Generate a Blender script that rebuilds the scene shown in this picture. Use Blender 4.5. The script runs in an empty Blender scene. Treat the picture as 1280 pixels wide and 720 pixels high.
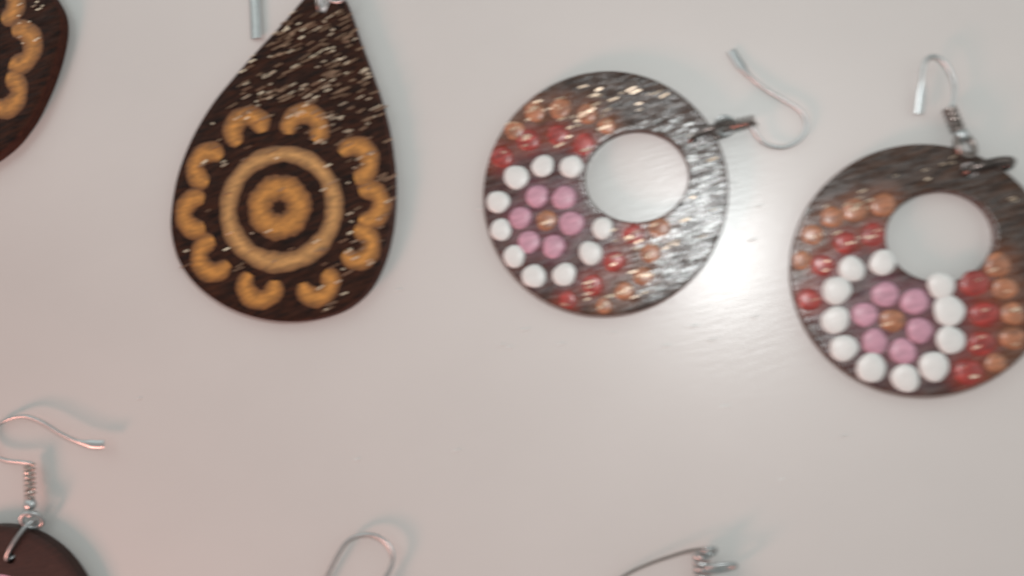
import bpy, bmesh, math, random
from mathutils import Vector, Matrix, Quaternion

random.seed(7)
S = bpy.context.scene
COL = S.collection

# ------------------------------------------------------------------ camera
H = 0.19                    # lens 19 cm above the tabletop
FPX = 1200.0                # focal length in units of a 1280 wide picture
NADIR = (850, 430)
v = Vector((NADIR[0]-640, -(NADIR[1]-360), -FPX)).normalized()
RQ = v.rotation_difference(Vector((0, 0, -1)))
CAM = Vector((0, 0, H))
cd = bpy.data.cameras.new('camera')
cam = bpy.data.objects.new('camera', cd)
COL.objects.link(cam)
cam.location = CAM
cam.rotation_mode = 'QUATERNION'
cam.rotation_quaternion = RQ
cd.sensor_width = 36
cd.lens = 36*FPX/1280
cd.clip_start = 0.005
cd.clip_end = 20
cd.dof.use_dof = True
cd.dof.focus_distance = 0.26
cd.dof.aperture_fstop = 13.5
cd.dof.aperture_ratio = 0.5
S.camera = cam


def at(px, py, z=0.0):
    """point of the plane z that a picture position falls on"""
    d = RQ @ Vector((px-640, -(py-360), -FPX))
    return CAM + d*((z-H)/d.z)


def scale_at(px, py, z=0.0):
    return ((at(px+5, py, z)-at(px-5, py, z)).length/10 + (at(px, py+5, z)-at(px, py-5, z)).length/10)/2


# ------------------------------------------------------------------ light
w = bpy.data.worlds.new('World')
S.world = w
w.use_nodes = True
bg = w.node_tree.nodes['Background']
bg.inputs[0].default_value = (0.90, 1.0, 0.98, 1)
bg.inputs[1].default_value = 0.33


def area(name, loc, target, size, power, colour, shape='SQUARE', spec=1.0):
    l = bpy.data.lights.new(name, 'AREA')
    l.shape = shape
    l.size = size
    l.energy = power
    l.color = colour
    l.specular_factor = spec
    o = bpy.data.objects.new(name, l)
    COL.objects.link(o)
    o.location = loc
    o.rotation_mode = 'QUATERNION'
    o.rotation_quaternion = (Vector(target)-Vector(loc)).to_track_quat('-Z', 'Y')
    return o


mid = at(640, 360)
area('warm_room_lamp', mid+Vector((-0.37, -0.33, 0.21)), mid, 0.13, 1.42, (1.0, 0.42, 0.34))
area('fill_panel_left', mid+Vector((-0.55, 0.55, 0.60)), mid, 0.8, 1.95, (0.93, 1.0, 0.98))  # unseen soft panel added for fill light and wire highlights
area('fill_panel_right', mid+Vector((0.75, 0.20, 0.60)), mid, 0.8, 1.55, (0.93, 1.0, 0.98))  # second added fill panel, no visible source on this side
gl = at(890, 312)
area('phone_flash', Vector((gl.x*2, gl.y*2, H)), Vector((gl.x*2, gl.y*2, 0)), 0.008, 0.142, (0.97, 1.0, 1.0), 'DISK')

S.view_settings.view_transform = 'Standard'
S.view_settings.look = 'None'
S.view_settings.gamma = 1
S.view_settings.use_curve_mapping = False
S.view_settings.exposure = 0


# ------------------------------------------------------------------ helpers
def tag(o, label=None, cat=None, group=None, kind=None):
    for k, val in (('label', label), ('category', cat), ('group', group), ('kind', kind)):
        if val:
            o[k] = val
    return o


def thing(name, loc, label, cat, group=None):
    o = bpy.data.objects.new(name, None)
    o.empty_display_size = 0.005
    COL.objects.link(o)
    o.location = loc
    return tag(o, label, cat, group)


def mesh_obj(name, me, mat, parent=None, loc=None):
    o = bpy.data.objects.new(name, me)
    COL.objects.link(o)
    if mat and not me.materials:
        me.materials.append(mat)
    if parent:
        o.parent = parent
    if loc is not None:
        o.location = loc
    return o


def from_data(name, verts, faces, mat, parent=None, cols=None, smooth=True):
    """verts in world space; stored relative to the parent's place"""
    off = root_loc(parent) if parent else Vector((0, 0, 0))
    me = bpy.data.meshes.new(name)
    me.from_pydata([tuple(Vector(p)-off) for p in verts], [], faces)
    bm = bmesh.new()
    bm.from_mesh(me)
    bmesh.ops.recalc_face_normals(bm, faces=bm.faces)
    bm.to_mesh(me)
    bm.free()
    if cols:
        a = me.color_attributes.new('pigment', 'FLOAT_COLOR', 'POINT')
        for i, c in enumerate(cols):
            a.data[i].color = (c[0], c[1], c[2], 1)
    if smooth:
        me.polygons.foreach_set('use_smooth', [True]*len(me.polygons))
        try:
            me.set_sharp_from_angle(angle=math.radians(38))
        except Exception:
            pass
    return mesh_obj(name, me, mat, parent)


def root_loc(o):
    p = Vector((0, 0, 0))
    while o is not None:
        p = p + o.location
        o = o.parent
    return p


def catmull(pts, n=8, closed=False):
    out = []
    m = len(pts)
    rng = m if closed else m-1
    for i in range(rng):
        if closed:
            p = [pts[(i+k-1) % m] for k in range(4)]
        else:
            p = [pts[max(0, min(m-1, i+k-1))] for k in range(4)]
        for j in range(n):
            t = j/n
            out.append(0.5*((2*p[1]) + (p[2]-p[0])*t + (2*p[0]-5*p[1]+4*p[2]-p[3])*t*t
                            + (3*p[1]-p[0]-3*p[2]+p[3])*t*t*t))
    if not closed:
        out.append(pts[-1].copy())
    return out


def tube(path, rad, closed=False, seg=10, base=0, flat=None):
    """sweep; rad is a number or list; flat = list of vertical squash factors"""
    n = len(path)
    vs, fs = [], []
    up = Vector((0.013, 0.027, 1)).normalized()
    prev = None
    for i, p in enumerate(path):
        a = path[(i-1) % n] if closed or i > 0 else path[i]
        b = path[(i+1) % n] if closed or i < n-1 else path[i]
        t = (b-a).normalized()
        if prev is None:
            s = t.cross(up)
            if s.length < 0.05:
                s = t.cross(Vector((0, 1, 0)))
            s.normalize()
        else:
            s = (prev - t*prev.dot(t)).normalized()
        prev = s
        u = s.cross(t)
        r = rad[i] if isinstance(rad, (list, tuple)) else rad
        f = flat[i] if flat else 1
        for k in range(seg):
            an = 2*math.pi*k/seg
            vs.append(p + s*(math.cos(an)*r*(1.0/f if f < 1 else 1)) + u*(math.sin(an)*r*f))
    for i in range(n if closed else n-1):
        for k in range(seg):
            a = i*seg+k
            b = i*seg+(k+1) % seg
            c = ((i+1) % n)*seg+(k+1) % seg
            d = ((i+1) % n)*seg+k
            fs.append((a+base, b+base, c+base, d+base))
    if not closed:
        fs.append(tuple(range(base+seg-1, base-1, -1)))
        fs.append(tuple(range(base+(n-1)*seg, base+n*seg)))
    return vs, fs


# ------------------------------------------------------------------ materials
def nodes(name):
    m = bpy.data.materials.new(name)
    m.use_nodes = True
    nt = m.node_tree
    return m, nt, nt.nodes['Principled BSDF']


def streak_coords(nt, sx, sy, ang=20.0):
    tc = nt.nodes.new('ShaderNodeTexCoord')
    geo = nt.nodes.new('ShaderNodeNewGeometry')
    mp = nt.nodes.new('ShaderNodeMapping')
    mp.vector_type = 'POINT'
    r = nt.nodes.new('ShaderNodeVectorRotate')
    r.rotation_type = 'Z_AXIS'
    r.inputs['Angle'].default_value = math.radians(-ang)
    nt.links.new(geo.outputs['Position'], r.inputs['Vector'])
    nt.nodes.remove(tc)
    mp.inputs['Scale'].default_value = (sx, sy, sy)
    nt.links.new(r.outputs[0], mp.inputs['Vector'])
    return mp.outputs[0]


def noise(nt, vec, scale=1.0, detail=3, rough=0.6):
    n = nt.nodes.new('ShaderNodeTexNoise')
    n.inputs['Scale'].default_value = scale
    n.inputs['Detail'].default_value = detail
    n.inputs['Roughness'].default_value = rough
    nt.links.new(vec, n.inputs['Vector'])
    return n.outputs['Fac']


def ramp(nt, fac, a, b, ca, cb):
    r = nt.nodes.new('ShaderNodeValToRGB')
    r.color_ramp.elements[0].position = a
    r.color_ramp.elements[1].position = b
    r.color_ramp.elements[0].color = (*ca, 1)
    r.color_ramp.elements[1].color = (*cb, 1)
    nt.links.new(fac, r.inputs[0])
    return r.outputs[0]


def bump(nt, h, strength, dist, normal=None):
    b = nt.nodes.new('ShaderNodeBump')
    b.inputs['Strength'].default_value = strength
    b.inputs['Distance'].default_value = dist
    nt.links.new(h, b.inputs['Height'])
    if normal:
        nt.links.new(normal, b.inputs['Normal'])
    return b.outputs[0]


def mat_table():
    m, nt, p = nodes('pale laminate')
    v1 = streak_coords(nt, 18, 26, 12)
    n1 = noise(nt, v1, 1, 4, 0.55)
    c = ramp(nt, n1, 0.3, 0.7, (0.568, 0.534, 0.514), (0.600, 0.563, 0.542))
    nt.links.new(c, p.inputs['Base Color'])
    v2 = streak_coords(nt, 260, 1500, 14)
    n2 = noise(nt, v2, 1, 3, 0.6)
    nt.links.new(bump(nt, n2, 0.35, 0.00004), p.inputs['Normal'])
    p.inputs['Roughness'].default_value = 0.40
    p.inputs['Specular IOR Level'].default_value = 0.5
    p.inputs['Coat Weight'].default_value = 1.0
    p.inputs['Coat IOR'].default_value = 1.5
    p.inputs['Coat Roughness'].default_value = 0.25
    v3 = streak_coords(nt, 150, 900, 16)
    n3 = noise(nt, v3, 1, 5, 0.72)
    nt.links.new(bump(nt, n3, 1.0, 0.00005), p.inputs['Coat Normal'])
    return m


def mat_wood(name, dark, light, rough=0.42, bmp=0.00009, sx=330, sy=2300, attr=True, coat=0.25, spec=0.5, ior=1.5):
    """stained wood with a streaky varnish relief; 'pigment' is the paint soaked in round the dots"""
    m, nt, p = nodes(name)
    vc = streak_coords(nt, sx, sy, 20)
    n1 = noise(nt, vc, 1, 4, 0.65)
    base = ramp(nt, n1, 0.32, 0.72, dark, light)
    if attr:
        at_ = nt.nodes.new('ShaderNodeAttribute')
        at_.attribute_name = 'pigment'
        mx = nt.nodes.new('ShaderNodeMix')
        mx.data_type = 'RGBA'
        mx.blend_type = 'ADD'
        mx.inputs[0].default_value = 1
        nt.links.new(base, mx.inputs[6])
        nt.links.new(at_.outputs['Color'], mx.inputs[7])
        base = mx.outputs[2]
    nt.links.new(base, p.inputs['Base Color'])
    v2 = streak_coords(nt, sx*0.9, sy*0.7, 20)
    n2 = noise(nt, v2, 1, 3, 0.7)
    nt.links.new(bump(nt, n2, 0.9, bmp), p.inputs['Normal'])
    p.inputs['Roughness'].default_value = rough
    p.inputs['Specular IOR Level'].default_value = spec
    v4 = streak_coords(nt, sx*0.7, sy*0.8, 16)
    cw = ramp(nt, noise(nt, v4, 1, 3, 0.7), 0.40, 0.60, (coat*0.08,)*3, (coat,)*3)
    nt.links.new(cw, p.inputs['Coat Weight'])
    p.inputs['Coat Roughness'].default_value = 0.26
    p.inputs['Coat IOR'].default_value = ior
    nt.links.new(bump(nt, n2, 1.0, bmp*1.3), p.inputs['Coat Normal'])
    return m


def mat_paint(name, col, rough=0.3, var=0.12, coat=0.3, attr=False, bmp=0.00004, ior=1.5):
    m, nt, p = nodes(name)
    v1 = streak_coords(nt, 380, 1300, 20)
    n1 = noise(nt, v1, 1, 3, 0.6)
    c = ramp(nt, n1, 0.3, 0.7, tuple(x*(1-var) for x in col), tuple(min(1, x*(1+var)) for x in col))
    if attr:
        a = nt.nodes.new('ShaderNodeAttribute')
        a.attribute_name = 'pigment'
        mx = nt.nodes.new('ShaderNodeMix')
        mx.data_type = 'RGBA'
        mx.blend_type = 'MULTIPLY'
        mx.inputs[0].default_value = 1
        nt.links.new(c, mx.inputs[6])
        nt.links.new(a.outputs['Color'], mx.inputs[7])
        c = mx.outputs[2]
    nt.links.new(c, p.inputs['Base Color'])
    nt.links.new(bump(nt, n1, 0.7, bmp), p.inputs['Normal'])
    p.inputs['Roughness'].default_value = rough
    p.inputs['Coat Weight'].default_value = coat
    p.inputs['Coat Roughness'].default_value = 0.28
    p.inputs['Coat IOR'].default_value = ior
    return m


def mat_metal(name, col, rough):
    m, nt, p = nodes(name)
    v1 = streak_coords(nt, 900, 900, 0)
    n1 = noise(nt, v1, 1, 3, 0.6)
    c = ramp(nt, n1, 0.3, 0.7, tuple(x*0.85 for x in col), col)
    nt.links.new(c, p.inputs['Base Color'])
    p.inputs['Metallic'].default_value = 1
    p.inputs['Roughness'].default_value = rough
    return m


M = {
    'table': mat_table(),
    'drop': mat_wood('dark brown stained wood', (0.003, 0.001, 0.0007), (0.052, 0.016, 0.007), 0.6, 0.00016, sx=260, sy=1250, coat=0.12, spec=0.14),
    'ring': mat_wood('smoky brown stained wood', (0.010, 0.004, 0.002), (0.080, 0.040, 0.024), 0.5, 0.00008, sx=330, sy=1900, coat=1.0, spec=0.15, ior=1.9),
    'brown': mat_wood('deep red brown stained wood', (0.022, 0.007, 0.005), (0.045, 0.015, 0.010), 0.5, 0.00005, coat=0.1, attr=False, spec=0.35),
    'gold': mat_paint('ochre paint', (0.52, 0.225, 0.042), 0.5, 0.4, 0.1, attr=True, bmp=0.00003),
    'palegold': mat_paint('pale ochre paint', (0.53, 0.275, 0.09), 0.5, 0.35, 0.1, attr=True, bmp=0.00003),
    'white': mat_paint('white enamel', (0.68, 0.655, 0.635), 0.45, 0.05, 0.3),
    'pink': mat_paint('pink enamel', (0.50, 0.25, 0.32), 0.5, 0.22, 0.3, bmp=0.00012),
    'red': mat_paint('red enamel', (0.30, 0.022, 0.014), 0.42, 0.5, 0.8, bmp=0.0002, ior=1.5),
    'amber': mat_paint('copper enamel', (0.34, 0.125, 0.055), 0.42, 0.5, 0.8, bmp=0.0002, ior=1.5),
    'silver': mat_metal('silver wire', (0.56, 0.57, 0.57), 0.40),
    'dull': mat_metal('dull nickel', (0.30, 0.25, 0.23), 0.30),
    'copper': mat_metal('copper tinted wire', (0.58, 0.50, 0.46), 0.34),
    'glint_silver': mat_metal('silvery modelled glints', (0.62, 0.62, 0.61), 0.45),  # bright slivers that add to the flash glare on the rim
    'dark': mat_metal('blackened nickel', (0.15, 0.12, 0.11), 0.25),
    'glint_dull': mat_metal('dull modelled glints', (0.36, 0.22, 0.15), 0.45),  # browner slivers drawn as faint glints
    'glint': mat_metal('modelled glints', (0.95, 0.74, 0.56), 0.42),  # pale metal slivers drawn as glints on the surface
}

# ------------------------------------------------------------------ tabletop
c = at(640, 360)
bm = bmesh.new()
bmesh.ops.create_cube(bm, size=1)
bmesh.ops.scale(bm, vec=(0.56, 0.42, 0.018), verts=bm.verts)
bmesh.ops.bevel(bm, geom=list(bm.edges), offset=0.002, segments=3, affect='EDGES')
me = bpy.data.meshes.new('tabletop')
bm.to_mesh(me)
bm.free()
tag(mesh_obj('tabletop', me, M['table'], loc=(c.x, c.y, -0.009)), kind='structure')


# ------------------------------------------------------------------ plates
def plate(name, outer, inner, z0, z1, mat, parent, stain=None, K=22, bev=0.00022, cap_inner=False):
    """a flat cut wooden plate between two closed outlines (equal counts)"""
    n = len(outer)
    cen = sum((p for p in outer), Vector((0, 0, 0)))/n
    vs, fs, cs = [], [], []

    def loop(pts, z):
        b = len(vs)
        for p in pts:
            vs.append(Vector((p.x, p.y, z)))
            cs.append(stain(p) if stain else (0, 0, 0))
            if z < z1-bev*0.2:
                cs[-1] = (0.030, 0.006, 0.004)
        return b

    def inset(pts, d):
        out = []
        for i, p in enumerate(pts):
            t = (pts[(i+1) % n]-pts[i-1])
            nn = Vector((t.y, -t.x, 0)).normalized()
            out.append(p - nn*d)
        return out
    area2 = sum(outer[i].x*outer[(i+1) % n].y-outer[(i+1) % n].x*outer[i].y for i in range(n))
    sg = 1 if area2 > 0 else -1
    oin = inset(outer, bev*sg)
    iin = inset(inner, -bev*sg)
    loops = [loop(inner, z0+bev), loop(inner, z1-bev), loop(inset(inner, -bev*0.3*sg), z1-bev*0.3), loop(iin, z1)]
    for k in range(1, K):
        t = k/K
        loops.append(loop([iin[i].lerp(oin[i], t) for i in range(n)], z1))
    loops += [loop(oin, z1), loop(inset(outer, bev*0.3*sg), z1-bev*0.3), loop(outer, z1-bev), loop(outer, z0+bev),
              loop(oin, z0), loop(iin, z0)]
    m = len(loops)
    for q in range(m):
        if cap_inner and q in (m-1, 0, 1, 2):
            continue
        a, b = loops[q], loops[(q+1) % m]
        for i in range(n):
            j = (i+1) % n
            fs.append((a+i, a+j, b+j, b+i))
    if cap_inner:
        fs.append(tuple(loops[3]+i for i in range(n)))
        fs.append(tuple(loops[m-1]+i for i in reversed(range(n))))
    return from_data(name, vs, fs, mat, parent, cs)


def drill(o, centre, r):
    """bore the little hanging hole"""
    me = bpy.data.meshes.new('bore')
    bm = bmesh.new()
    bmesh.ops.create_cone(bm, cap_ends=True, segments=24, radius1=r, radius2=r, depth=0.02)
    bm.to_mesh(me)
    bm.free()
    cut = bpy.data.objects.new('bore', me)
    COL.objects.link(cut)
    cut.location = centre
    md = o.modifiers.new('bore', 'BOOLEAN')
    md.operation = 'DIFFERENCE'
    md.solver = 'EXACT'
    md.object = cut
    bpy.context.view_layer.update()
    dg = bpy.context.evaluated_depsgraph_get()
    new = bpy.data.meshes.new_from_object(o.evaluated_get(dg), preserve_all_data_layers=True, depsgraph=dg)
    o.modifiers.remove(md)
    o.data = new
    bpy.data.objects.remove(cut)


def circle(cx, cy, rx, ry, z, n=144, ph=0.0):
    """a true circle/oval on the plane z about a picture position"""
    c0 = at(cx, cy, z)
    s = scale_at(cx, cy, z)
    return [c0 + Vector((math.cos(2*math.pi*i/n+ph)*rx*s, math.sin(2*math.pi*i/n+ph)*ry*s, 0)) for i in range(n)]


# ------------------------------------------------------------------ dots
def dome_mesh(name, mat, r=1.0, h=0.19, seg=24):
    p1, p2, p3 = (random.uniform(0, 6) for _ in range(3))
    wob = [1+0.035*math.sin(2*a_+p1)+0.03*math.sin(3*a_+p2)+0.015*math.sin(5*a_+p3) for a_ in [2*math.pi*k/seg for k in range(seg)]]
    prof = [(1.0, 0.0), (0.985, 0.22), (0.90, 0.52), (0.72, 0.80), (0.45, 0.95), (0.2, 0.995)]
    vs, fs = [], []
    for (a, b) in prof:
        for k in range(seg):
            an = 2*math.pi*k/seg
            q_ = a*r*(1+(wob[k]-1)*a)
            vs.append((q_*math.cos(an), q_*math.sin(an), b*h*(1+0.6*(wob[(k+7) % seg]-1)*a)))
    for q in range(len(prof)-1):
        for k in range(seg):
            j = (k+1) % seg
            fs.append((q*seg+k, q*seg+j, (q+1)*seg+j, (q+1)*seg+k))
    vs.append((0, 0, h*random.uniform(0.9, 1.06)))
    for k in range(seg):
        fs.append(((len(prof)-1)*seg+k, (len(prof)-1)*seg+(k+1) % seg, len(vs)-1))
    me = bpy.data.meshes.new(name)
    me.from_pydata(vs, [], fs)
    me.polygons.foreach_set('use_smooth', [True]*len(me.polygons))
    me.materials.append(mat)
    return me


DISC = {}
DOME = {k: [dome_mesh(k+'_dot', M[k]) for _ in range(5)] for k in ('white', 'pink', 'red', 'amber')}


def add_dot(kind, px, py, r, z, parent):
    r *= 0.92
    cc = root_loc(parent)           # keep the blob of paint on its disc
    p_ = at(px, py, z)
    lim = DISC[parent.name] - r*1.04*scale_at(px, py, z)
    dd = Vector((p_.x-cc.x, p_.y-cc.y))
    push = Vector((0, 0))
    if dd.length > lim:
        push = dd*(lim/dd.length-1)
    c0 = at(px, py, z+0.0004)
    s = scale_at(px, py, z)*r
    o = mesh_obj(kind+'_dot', random.choice(DOME[kind]), None, parent)
    o.location = Vector((c0.x+push.x, c0.y+push.y, z-0.00003)) - root_loc(parent)
    o.scale = (s*random.uniform(0.96, 1.03), s*random.uniform(0.94, 1.0), s*random.uniform(0.8, 1.15))
    o.rotation_euler = (random.uniform(-.05, .05), random.uniform(-.05, .05), random.uniform(0, 6.28))
    return o


# ------------------------------------------------------------------ findings
def P(pts):
    return [at(*p) for p in pts]


def wire(name, pts, r, mat, parent, closed=False, n=8, tail=None, seg=10, rs=None):
    """pts: (px, py, z in m). tail: flattened paddle on the last part of the wire"""
    path = catmull(P(pts), n, closed)
    N = len(path)
    rad = [r]*N
    flat = None
    if tail:
        flat = [1.0]*N
        for i in range(N):
            t = (i-(N-1-tail))/max(1, tail)
            if t > 0:
                f = 1-0.5*min(1, t*2.5)
                flat[i] = f
                rad[i] = r*(1.0+0.15*min(1, t*3))
    vs, fs = tube(path, rad, closed, seg, 0, flat)
    return from_data(name, vs, fs, mat, parent)


def coil(name, a, b, R, r, turns, mat, parent):
    """spring coil between two picture points"""
    A, B = at(*a), at(*b)
    ax = (B-A)
    L = ax.length
    ax.normalize()
    s = ax.cross(Vector((0, 0, 1))).normalized()
    u = s.cross(ax)
    N = int(turns*14)
    path = [A+ax*(L*i/N)+s*(math.cos(2*math.pi*turns*i/N)*R)+u*(math.sin(2*math.pi*turns*i/N)*R) for i in range(N+1)]
    vs, fs = tube(path, r, False, 8)
    return from_data(name, vs, fs, mat, parent)


def bead(name, c0, r, mat, parent, sq=0.85, axis=None):
    C0 = at(*c0)
    bm = bmesh.new()
    bmesh.ops.create_uvsphere(bm, u_segments=20, v_segments=12, radius=r)
    me = bpy.data.meshes.new(name)
    bm.to_mesh(me)
    bm.free()
    me.polygons.foreach_set('use_smooth', [True]*len(me.polygons))
    o = mesh_obj(name, me, mat, parent)
    o.location = C0-root_loc(parent)
    o.scale = (1, 1, sq)
    return o


def oval_link(name, a, b, zc, half_h, r, mat, parent, squash=1.0, lean=0.0):
    """a jump ring standing on edge: seen from above it runs from a to b"""
    A, B = at(a[0], a[1], zc), at(b[0], b[1], zc)
    c0 = (A+B)/2
    d = (B-A)/2
    side = Vector((-d.y, d.x, 0)).normalized()*lean
    path = [c0 + d*math.cos(t) + Vector((0, 0, half_h))*math.sin(t) + side*math.sin(t)
            for t in [2*math.pi*i/36 for i in range(36)]]
    vs, fs = tube(path, r, True, 10)
    return from_data(name, vs, fs, mat, parent)


def flecks(name, region, count, zfun, parent, mat, lmin=4, lmax=13, ang=(18, 30)):
    """tiny raised slivers drawn as specular glints (and table nicks), region() yields picture positions"""
    vs, fs = [], []
    for i in range(count):
        px, py = region()
        L = random.uniform(lmin, lmax)
        wd = random.uniform(0.8, 1.9)
        a = math.radians(random.uniform(*ang))
        tilt = random.uniform(-0.30, 0.30)
        roll = random.uniform(-0.35, 0.35)
        z = zfun+0.00006
        c0 = at(px, py, z)
        s = scale_at(px, py, z)
        t = Vector((math.cos(a), math.sin(a), 0))
        nn = Vector((-math.sin(a), math.cos(a), roll)).normalized()
        b = len(vs)
        hh = 0.00013
        for (u, v2) in ((-.5, 0), (-.36, -.5), (.36, -.5), (.5, 0), (.36, .5), (-.36, .5)):
            vs.append(c0+t*(u*L*s)+nn*(v2*wd*s)+Vector((0, 0, hh*0.6 + tilt*0.0001*u)))
        for (u, v2) in ((-.5, 0), (-.36, -.5), (.36, -.5), (.5, 0), (.36, .5), (-.36, .5)):
            vs.append(c0+t*(u*L*s)+nn*(v2*wd*s)-Vector((0, 0, hh)))
        fs.append(tuple(b+k for k in range(6)))
        for k in range(6):
            fs.append((b+k, b+6+k, b+6+(k+1) % 6, b+(k+1) % 6))
    o = from_data(name, vs, fs, mat, parent, smooth=False)
    return tag(o, kind='stuff')


T = 0.0030      # plate thickness


# ------------------------------------------------------------------ strokes of ochre paint
def stroke(name, path, width, z, mat, parent, closed=False, height=0.00009, edge=(0.13, 0.06, 0.04)):
    """raised band of paint, rounded across, burnt darker along its rims"""
    prof = [(-1, 0.0), (-0.93, .35), (-0.72, .72), (-0.38, .95), (0, 1.0), (0.38, .95), (0.72, .72), (0.93, .35), (1, 0.0)]
    n = len(path)
    ph = 0 if closed else random.uniform(0, 6)
    vs, fs, cs = [], [], []
    for i, p in enumerate(path):
        a = path[(i-1) % n] if closed or i > 0 else path[i]
        b = path[(i+1) % n] if closed or i < n-1 else path[i]
        t = (b-a).normalized()
        s = Vector((t.y, -t.x, 0))
        wd = width[i] if isinstance(width, list) else width
        jit = 1+0.05*math.sin(i*1.7+ph)+0.07*math.sin(i*0.63+2*ph)
        for (u, h) in prof:
            q = p+s*(u*wd*0.5*jit)
            vs.append(Vector((q.x, q.y, z-0.00004+h*height)))
            e = max(0.0, (abs(u)-0.1)/0.9)**0.9
            k = random.uniform(0.9, 1.0)
            cs.append(tuple(k*(1-e*(1-edge[j])) for j in range(3)))
    m = len(prof)
    for i in range(n if closed else n-1):
        for k in range(m-1):
            fs.append((i*m+k, i*m+k+1, ((i+1) % n)*m+k+1, ((i+1) % n)*m+k))
    if not closed:
        fs.append(tuple(range(m)))
        fs.append(tuple(range((n-1)*m+m-1, (n-1)*m-1, -1)))
    return from_data(name, vs, fs, mat, parent, cs)


def horseshoe(px, py, ox, oy, parent, R=18, wdt=20, leg=12, z=T, open_=None):
    """U of paint about (px,py), open towards (ox,oy)"""
    R *= random.uniform(0.94, 1.05)
    leg *= random.uniform(0.7, 1.25)
    s = scale_at(px, py, z)
    c0 = at(px, py, z)
    o0 = at(ox, oy, z)
    d = (o0-c0)
    d.z = 0
    d.normalize()
    if open_ is not None:
        d = Vector((math.cos(math.radians(open_)), math.sin(math.radians(open_)), 0))
    e = Vector((-d.y, d.x, 0))
    path = []
    for k in (1.0, 0.5):
        path.append(c0+e*(R*s*(1-0.12*k))+d*(leg*s*k))
    for i in range(15):
        a = math.pi*i/14
        path.append(c0+e*(R*s*math.cos(a))-d*(R*s*math.sin(a)*0.95))
    for k in (0.5, 1.0):
        path.append(c0-e*(R*s*(1-0.12*k))+d*(leg*s*k))
    n = len(path)
    wl = []
    for i in range(n):
        q = min(i, n-1-i)
        wl.append(wdt*s*(0.5 if q == 0 else 0.85 if q == 1 else 1.0))
    return stroke('horseshoe', path, wl, z, M['gold'], parent)


# ------------------------------------------------------------------ teardrop earring, centre left
def teardrop(outline, mc, label, shoes, loc_px, rings=True):
    r = thing('teardrop_earring', at(*loc_px, 0), label, 'earring', 'dark teardrop earrings with ochre horseshoe pattern')
    out = catmull([at(x, y, T) for x, y in outline], 6, True)
    n = len(out)
    cm = at(mc[0], mc[1], T)
    small = [cm+(p-cm).normalized()*0.001 for p in out]
    pl = plate('wooden_drop', out, small, 0, T, M['drop'], r, None, K=16, cap_inner=True)
    s = scale_at(mc[0], mc[1], T)

    def rg(rx, ry, dx=0, dy=0, n_=72):
        c_ = at(mc[0]+dx, mc[1]+dy, T)
        return [c_+Vector((math.cos(2*math.pi*i/n_)*rx*s, math.sin(2*math.pi*i/n_)*ry*s, 0)) for i in range(n_)]
    wl = [s*(27+2.5*math.cos(2*math.pi*i/72-4.4)) for i in range(72)]
    stroke('outer_ring', rg(68, 66), wl, T, M['palegold'], r, True)
    stroke('inner_ring', rg(25, 24, -2, -1), 37*s, T, M['gold'], r, True, edge=(0.13, 0.06, 0.04))
    for q in shoes:
        horseshoe(q[0], q[1], mc[0], mc[1], r, *(q[2:] if len(q) > 2 else ()))
    return r, pl


OUT = [(408, -20), (425, -8), (436, 16), (446, 46), (460, 84), (474, 125), (484, 165), (490, 210), (491, 250),
       (487, 290), (477, 328), (459, 362), (431, 386), (396, 398), (358, 402), (320, 397), (282, 383), (247, 358), (224, 327),
       (214, 290), (215, 255), (223, 215), (240, 172), (265, 130), (295, 93), (326, 58), (355, 27), (376, 2), (391, -14)]
shoes = [(309, 163), (380, 161), (443, 203), (459, 256), (447, 307), (396, 354), (325, 356), (267, 321), (247, 267), (261, 209)]
shoes = [(a, b, 19.5 if i < 3 else 18.5, 30 if i < 3 else 29, 11) for i, (a, b) in enumerate(shoes)]
tear, pl = teardrop(OUT, (351, 260),
                    'dark teardrop earring showing its whole ochre flower of rings and ten horseshoes', shoes, (351, 300))
drill(pl, at(404, 4, T), 0.0011)
oval_link('jump_ring', (402, 14), (410, -30), 0.0024, 0.0017, 0.00042, M['dull'], tear, lean=0.0010)
oval_link('wire_eye', (404, -22), (432, -4), 0.0036, 0.0008, 0.00038, M['silver'], tear, lean=0.0022)
coil('coil', (414, -46, .0022), (408, -26, .0022), 0.0007, 0.0003, 4, M['silver'], tear)
wire('ear_wire', [(414, -46, .002), (412, -75, .0014), (388, -102, .001), (352, -104, .0009), (328, -78, .0008),
                  (320, -40, .0008), (318, -8, .0008), (319, 20, .0008), (320, 48, .0008)], 0.00052, M['silver'], tear, tail=30)


def reg_tear():
    while True:
        if random.random() < 0.5:
            px, py = random.uniform(290, 480), random.uniform(15, 150)
        else:
            px, py = random.uniform(225, 490), random.uniform(140, 395)
            if px < 400 and (random.random() < 0.6 or py > 340):
                continue
            if math.hypot(px-351, py-260) < 60 and random.random() < 0.7:
                continue
        # keep inside the drop
        ins = False
        for i in range(len(OUT)):
            x1, y1 = OUT[i]
            x2, y2 = OUT[(i+1) % len(OUT)]
            if (y1 > py) != (y2 > py) and px < (x2-x1)*(py-y1)/(y2-y1)+x1:
                ins = not ins
        if ins and math.hypot(px-404, py-4) > 16:
            return px, py


flecks('modelled_glints', reg_tear, 120, T+0.0001, tear, M['glint'])  # surface glints put in as pale slivers
flecks('modelled_dim_glints', reg_tear, 200, T+0.0001, tear, M['glint_dull'], 6, 20)  # fainter glints put in as longer, darker slivers

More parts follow.
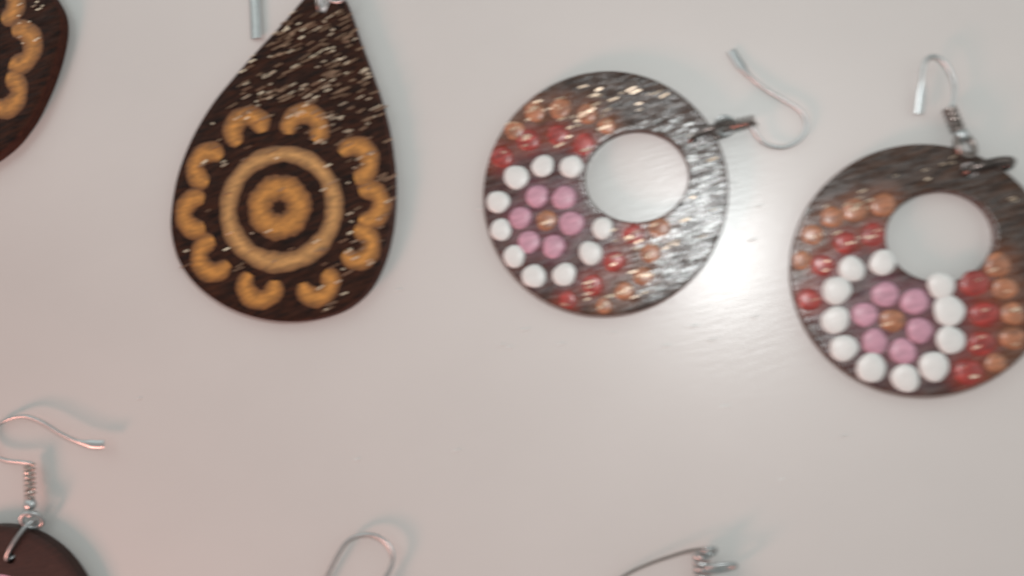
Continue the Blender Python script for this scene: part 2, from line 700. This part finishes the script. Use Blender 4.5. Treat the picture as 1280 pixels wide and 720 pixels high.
# ------------------------------------------------------------------ teardrop earring, top left corner
OUT2 = [(-85, -230), (-68, -215), (-50, -180), (-20, -125), (20, -70), (50, -25), (72, 10), (76, 35), (72, 62), (64, 90),
        (52, 120), (34, 154), (6, 187), (-40, 215), (-90, 224), (-140, 212), (-190, 180), (-230, 130), (-246, 70), (-238, 10),
        (-210, -60), (-165, -130), (-120, -190), (-102, -218)]
sh2 = [(22, 59, 20, 30, 12), (6, 116, 18.5, 29, 11), (2, 4, 19, 28, 11), (-42, 158), (-114, 164), (-172, 128), (-192, 70),
       (-180, 8), (-132, -36), (-60, -38)]
te2, pl2 = teardrop(OUT2, (-90, 60), 'dark teardrop earring cut off by the top left corner, beside the whole teardrop',
                    sh2, (-90, 60))
te2_px = (te2, pl2)
drill(pl2, at(-85, -205, T), 0.0011)
oval_link('jump_ring', (-85, -196), (-84, -238), 0.0024, 0.0017, 0.00042, M['dull'], te2, lean=0.0010)
wire('ear_wire', [(-84, -232, .002), (-84, -260, .0012), (-100, -290, .0009), (-140, -296, .0007), (-168, -262, .0006),
                  (-176, -200, .0006)], 0.0004, M['silver'], te2, tail=10)


def reg2():
    return random.choice([(random.uniform(15, 55), random.uniform(0, 22)), (random.uniform(22, 60), random.uniform(2, 80)),
                          (random.uniform(5, 40), random.uniform(60, 150))])


flecks('modelled_glints', reg2, 14, T+0.0001, te2, M['glint'], 3, 7)  # a few short glints built as slivers

# ------------------------------------------------------------------ round earrings with dots
STAIN = {'white': (0.035, 0.012, 0.018), 'pink': (0.080, 0.022, 0.040), 'red': (0.13, 0.012, 0.005), 'amber': (0.075, 0.020, 0.006)}


def hoop(cx, cy, R, hx, hy, hrx, hry, dots, label, hole):
    top = at(cx, cy, T)
    r = thing('round_earring', Vector((top.x, top.y, 0)), label, 'earring', 'round dotted earrings with an off centre hole')
    DISC[r.name] = R[0]*scale_at(cx, cy, T)
    n = 160
    out = circle(cx, cy, R[0], R[1], T, n)
    inn = circle(hx, hy, hrx, hry, T, n)
    world = []
    for (k, x, y, rr) in dots:
        c_ = at(x, y, T)
        world.append((k, c_.x, c_.y, rr*scale_at(x, y, T)))

    def stain(p):
        tot = [0, 0, 0]
        for (k, x, y, rr) in world:
            d = math.hypot(p.x-x, p.y-y)/rr
            if d < 2.6:
                f = max(0, 1-max(0, d-1.0)/1.2)**1.1
                for j in range(3):
                    tot[j] = max(tot[j], STAIN[k][j]*f)
        return tuple(tot)
    pl_ = plate('wooden_disc', out, inn, 0, T, M['ring'], r, stain, K=30)
    drill(pl_, at(hole[0], hole[1], T), 0.00115)
    for (k, x, y, rr) in dots:
        add_dot(k, x, y, rr, T, r)
    return r


W1 = [(645, 221, 17), (678, 207, 15.5), (714, 208, 16), (622, 252, 16), (620, 289, 15.5), (637, 324, 15.5), (667, 345, 16.5),
      (705, 343, 16.5), (738, 316, 16.5), (753, 285, 15.5)]
K1 = [(671, 245, 15.5), (705, 247, 16.5), (650, 272, 15.5), (714, 279, 16.5), (661, 302, 15.5), (692, 308, 16)]
R1 = [(626, 196, 15), (660, 175, 15.5), (697, 168, 14), (730, 180, 14.5), (791, 292, 14), (768, 327, 14.5), (741, 356, 14.5), (708, 378, 12)]
A1 = [(638, 159, 13), (668, 139, 14), (700, 135, 14.5), (734, 142, 14), (758, 157, 12), (683, 275, 14), (824, 285, 14),
      (813, 316, 14), (804, 345, 13.5), (780, 364, 13), (755, 382, 11)]
d1 = [('white',)+q for q in W1]+[('pink',)+q for q in K1]+[('red',)+q for q in R1]+[('amber',)+q for q in A1]
ring1 = hoop(754, 240.5, (152.5, 153.5), 795, 220, 65, 58, d1,
             'round dotted earring with white flash glare on its rim and hook pointing right', (868, 173))

W2 = [(1103.5, 328, 18.5), (1065, 336, 18), (1046, 363, 20), (1044, 400, 19.5), (1055, 435, 19.5), (1089, 461, 21), (1132, 473, 20),
      (1168, 458, 21), (1189, 425, 20.5), (1187, 388, 21.5), (1177, 357, 19)]
K2 = [(1107, 368, 18.5), (1144, 377, 19), (1081, 393, 17.5), (1150, 413, 18.5), (1094, 427, 18), (1129, 439, 18.5)]
R2 = [(1092, 293, 16), (1057, 303, 16), (1028, 331, 15.5), (1012, 374, 16), (1219, 354, 19), (1231, 393, 19), (1228, 430, 18), (1211, 465, 19)]
A2 = [(1104, 256, 17), (1069, 262, 16.5), (1041, 271, 15.5), (1015, 293, 14.5), (1003, 325, 13), (1116, 401, 16.5), (1248, 331, 17.5),
      (1257, 361, 16.5), (1267, 392, 16), (1267, 423, 16.5), (1249, 458, 14)]
d2 = [('white',)+q for q in W2]+[('pink',)+q for q in K2]+[('red',)+q for q in R2]+[('amber',)+q for q in A2]
ring2 = hoop(1151, 336.5, (161.5, 162.5), 1176, 295, 67, 59, d2,
             'round dotted earring cut by the right edge, clear of the glare, hook pointing up', (1212, 212))


def reg_r1():
    while True:
        a = random.uniform(0, 2*math.pi)
        q = math.sqrt(random.uniform(0.1, 0.92))*150
        px, py = 755+q*math.cos(a), 240+q*math.sin(a)
        if math.hypot((px-795)/1.1, py-220) < 66 or px < 760 and 190 < py < 350:
            continue
        return px, py


def reg_r2():
    while True:
        px, py = random.uniform(1010, 1275), random.uniform(185, 330)
        if math.hypot((px-1176)/1.1, py-298) < 70 or math.hypot(px-1150, py-336) > 150:
            continue
        return px, py


flecks('modelled_glints', reg_r1, 60, T+0.0001, ring1, M['glint'], 6, 15, (12, 26))  # glints of the disc surface built as slivers
flecks('modelled_glints', reg_r2, 22, T+0.0001, ring2, M['glint'], 5, 13, (12, 26))  # sparser glints, also built as slivers

def reg_dots(dd):
    spots = [q for q in dd if q[0] in ('red', 'amber')]

    def f():
        k_, x_, y_, r_ = random.choice(spots)
        return x_+random.uniform(-.5, .5)*r_, y_+random.uniform(-.5, .5)*r_
    return f


def reg_rim():
    while True:
        px, py = random.uniform(800, 903), random.uniform(150, 385)
        if math.hypot((px-795)/1.1, py-220) > 64 and math.hypot(px-755, py-240) < 147 and random.random() < (px-780)/120:
            return px, py


flecks('modelled_rim_glare', reg_rim, 170, T+0.0001, ring1, M['glint_silver'], 5, 16, (8, 26))  # silver slivers added to whiten the flash glare on the rim
flecks('modelled_glints', reg_dots(d1), 46, T+0.00042, ring1, M['glint'], 6, 15, (12, 26))  # highlight streaks across the dots, built as slivers
flecks('modelled_glints', reg_dots(d2), 26, T+0.00046, ring2, M['glint'], 6, 16, (10, 24))  # likewise highlight streaks modelled over these dots

# hardware of the left hoop
oval_link('jump_ring', (862, 179), (918, 155), 0.0025, 0.0017, 0.00062, M['dark'], ring1, lean=0.0007)
oval_link('wire_eye', (895, 161), (916, 153), 0.0030, 0.0011, 0.0004, M['silver'], ring1, lean=0.0015)
coil('coil', (908, 158, .0026), (944, 150, .0022), 0.00085, 0.00036, 5, M['dull'], ring1)
wire('ear_wire', [(938, 151, .002), (943, 164, .0017), (956, 179, .0012), (978, 184, .0009), (998, 176, .0009), (1008, 157, .0010),
                  (1001, 139, .0011), (980, 125, .0011), (958, 112, .001), (938, 96, .0009), (925, 80, .0007), (914, 63, .0006)],
     0.00035, M['silver'], ring1, tail=16)

# hardware of the right hoop
oval_link('jump_ring', (1206, 217), (1264, 203), 0.0027, 0.0018, 0.00085, M['dark'], ring2, lean=0.0006)
oval_link('link_ring', (1214, 196), (1200, 168), 0.0032, 0.0009, 0.00055, M['dull'], ring2, lean=0.0016)
bead('bead', (1202, 169, .0034), 0.00125, M['silver'], ring2)
coil('coil', (1198, 164, .0028), (1186, 134, .0022), 0.0009, 0.00040, 5, M['dull'], ring2)
wire('ear_wire', [(1187, 138, .0022), (1193, 120, .0022), (1192, 100, .0022), (1182, 80, .0024), (1168, 70, .0026), (1157, 76, .0026),
                  (1153, 94, .0024), (1152, 115, .0020), (1149, 142, .0015)], 0.00035, M['silver'], ring2, tail=14)

# ------------------------------------------------------------------ earring in the bottom left corner
e5 = thing('round_earring', at(-2, 786, 0), 'plain red brown earring in the bottom left corner under a coiled hook', 'earring')
o5 = circle(-4, 793, 128, 128, T, 120)
cm5 = at(-4, 788, T)
plate('wooden_disc', o5, [cm5+(p-cm5).normalized()*0.0012 for p in o5], 0, T, M['brown'], e5, None, K=12, cap_inner=True)
plo = e5.children[0]
drill(plo, at(13, 698, T), 0.0012)
rp = [at(-4, 788, T)+Vector((math.cos(t)*0.0105, math.sin(t)*0.0105, 0)) for t in [2*math.pi*i/64 for i in range(64)]]
stroke('painted_ring', rp, 0.0030, T, M['pink'], e5, True)
oval_link('jump_ring', (10, 700), (43, 650), 0.0025, 0.0017, 0.00040, M['silver'], e5, lean=0.0003)
oval_link('wire_eye', (30, 655), (50, 645), 0.0030, 0.0014, 0.00042, M['silver'], e5, lean=0.0017)
bead('bead', (38, 630, .0028), 0.00135, M['silver'], e5)
wire('collar', [(31, 641, .0028), (38, 644, .0036), (46, 640, .0028)], 0.0005, M['silver'], e5)
coil('coil', (38, 622, .0026), (37, 580, .0022), 0.00095, 0.00026, 7, M['copper'], e5)
wire('ear_wire', [(40, 579, .0026), (26, 577, .0026), (8, 575, .0022), (-8, 568, .0018), (-15, 553, .0015), (-8, 537, .0013), (8, 525, .0012),
                  (30, 520, .0020), (52, 527, .0024), (75, 541, .0026), (96, 551, .0026), (116, 555, .0026), (130, 555, .0026)],
     0.00037, M['silver'], e5, tail=16)

# ------------------------------------------------------------------ earring below the bottom edge, middle
e6 = thing('round_earring', at(440, 900, 0), 'earring at the bottom edge left of centre, only its bare hook arch in view', 'earring')
o6 = circle(448, 912, 130, 130, T, 120)
cm6 = at(448, 912, T)
plate('wooden_disc', o6, [cm6+(p-cm6).normalized()*0.0012 for p in o6], 0, T, M['brown'], e6, None, K=12, cap_inner=True)
drill(e6.children[0], at(450, 797, T), 0.0011)
oval_link('jump_ring', (450, 806), (456, 766), 0.0024, 0.0017, 0.00045, M['silver'], e6, lean=0.0008)
coil('coil', (458, 772, .0022), (470, 742, .0022), 0.0007, 0.00032, 5, M['copper'], e6)
wire('ear_wire', [(470, 744, .0022), (480, 725, .0022), (489, 708, .0022), (491, 693, .0022), (484, 679, .0022), (468, 669, .0021),
                  (450, 669, .0020), (434, 677, .0018), (421, 696, .0016), (408, 722, .0013), (394, 752, .001), (386, 780, .0008)],
     0.00040, M['silver'], e6, tail=12)

# ------------------------------------------------------------------ earring below the bottom edge, right of centre
e7 = thing('round_earring', at(870, 890, 0), 'earring at the bottom edge right of centre, showing its wire coil and jump ring', 'earring')
o7 = circle(880, 900, 132, 132, T, 120)
cm7 = at(880, 900, T)
plate('wooden_disc', o7, [cm7+(p-cm7).normalized()*0.0012 for p in o7], 0, T, M['brown'], e7, None, K=12, cap_inner=True)
drill(e7.children[0], at(880, 782, T), 0.0011)
oval_link('jump_ring', (880, 790), (882, 748), 0.0024, 0.0017, 0.00045, M['silver'], e7, lean=0.0008)
coil('coil', (880, 752, .0024), (877, 690, .0024), 0.0012, 0.00036, 8, M['silver'], e7)
oval_link('jump_ring', (882, 712), (920, 706), 0.0026, 0.0016, 0.00042, M['silver'], e7, lean=0.0008)
oval_link('jump_ring', (880, 692), (894, 686), 0.0030, 0.0012, 0.00035, M['silver'], e7, lean=0.0008)
wire('ear_wire', [(886, 685, .0030), (862, 688, .0028), (838, 695, .0024), (810, 705, .002), (780, 720, .0016), (748, 746, .0012), (736, 780, .0010),
                  (752, 806, .0009)], 0.00026, M['dull'], e7, tail=8)


# ------------------------------------------------------------------ small nicks, and white slivers drawn as glints, on the laminate
tt = bpy.data.objects['tabletop']


def reg_t():
    return random.choice([(655, 412), (866, 408), (905, 508), (570, 563), (948, 258), (940, 300), (700, 430), (890, 425),
                          (random.uniform(620, 1000), random.uniform(390, 470)), (random.uniform(915, 985), random.uniform(225, 330)),
                          (random.uniform(60, 1250), random.uniform(20, 700))])


flecks('nicks_and_glints', reg_t, 46, 0.00006, tt, M['white'], 5, 13, (5, 24))
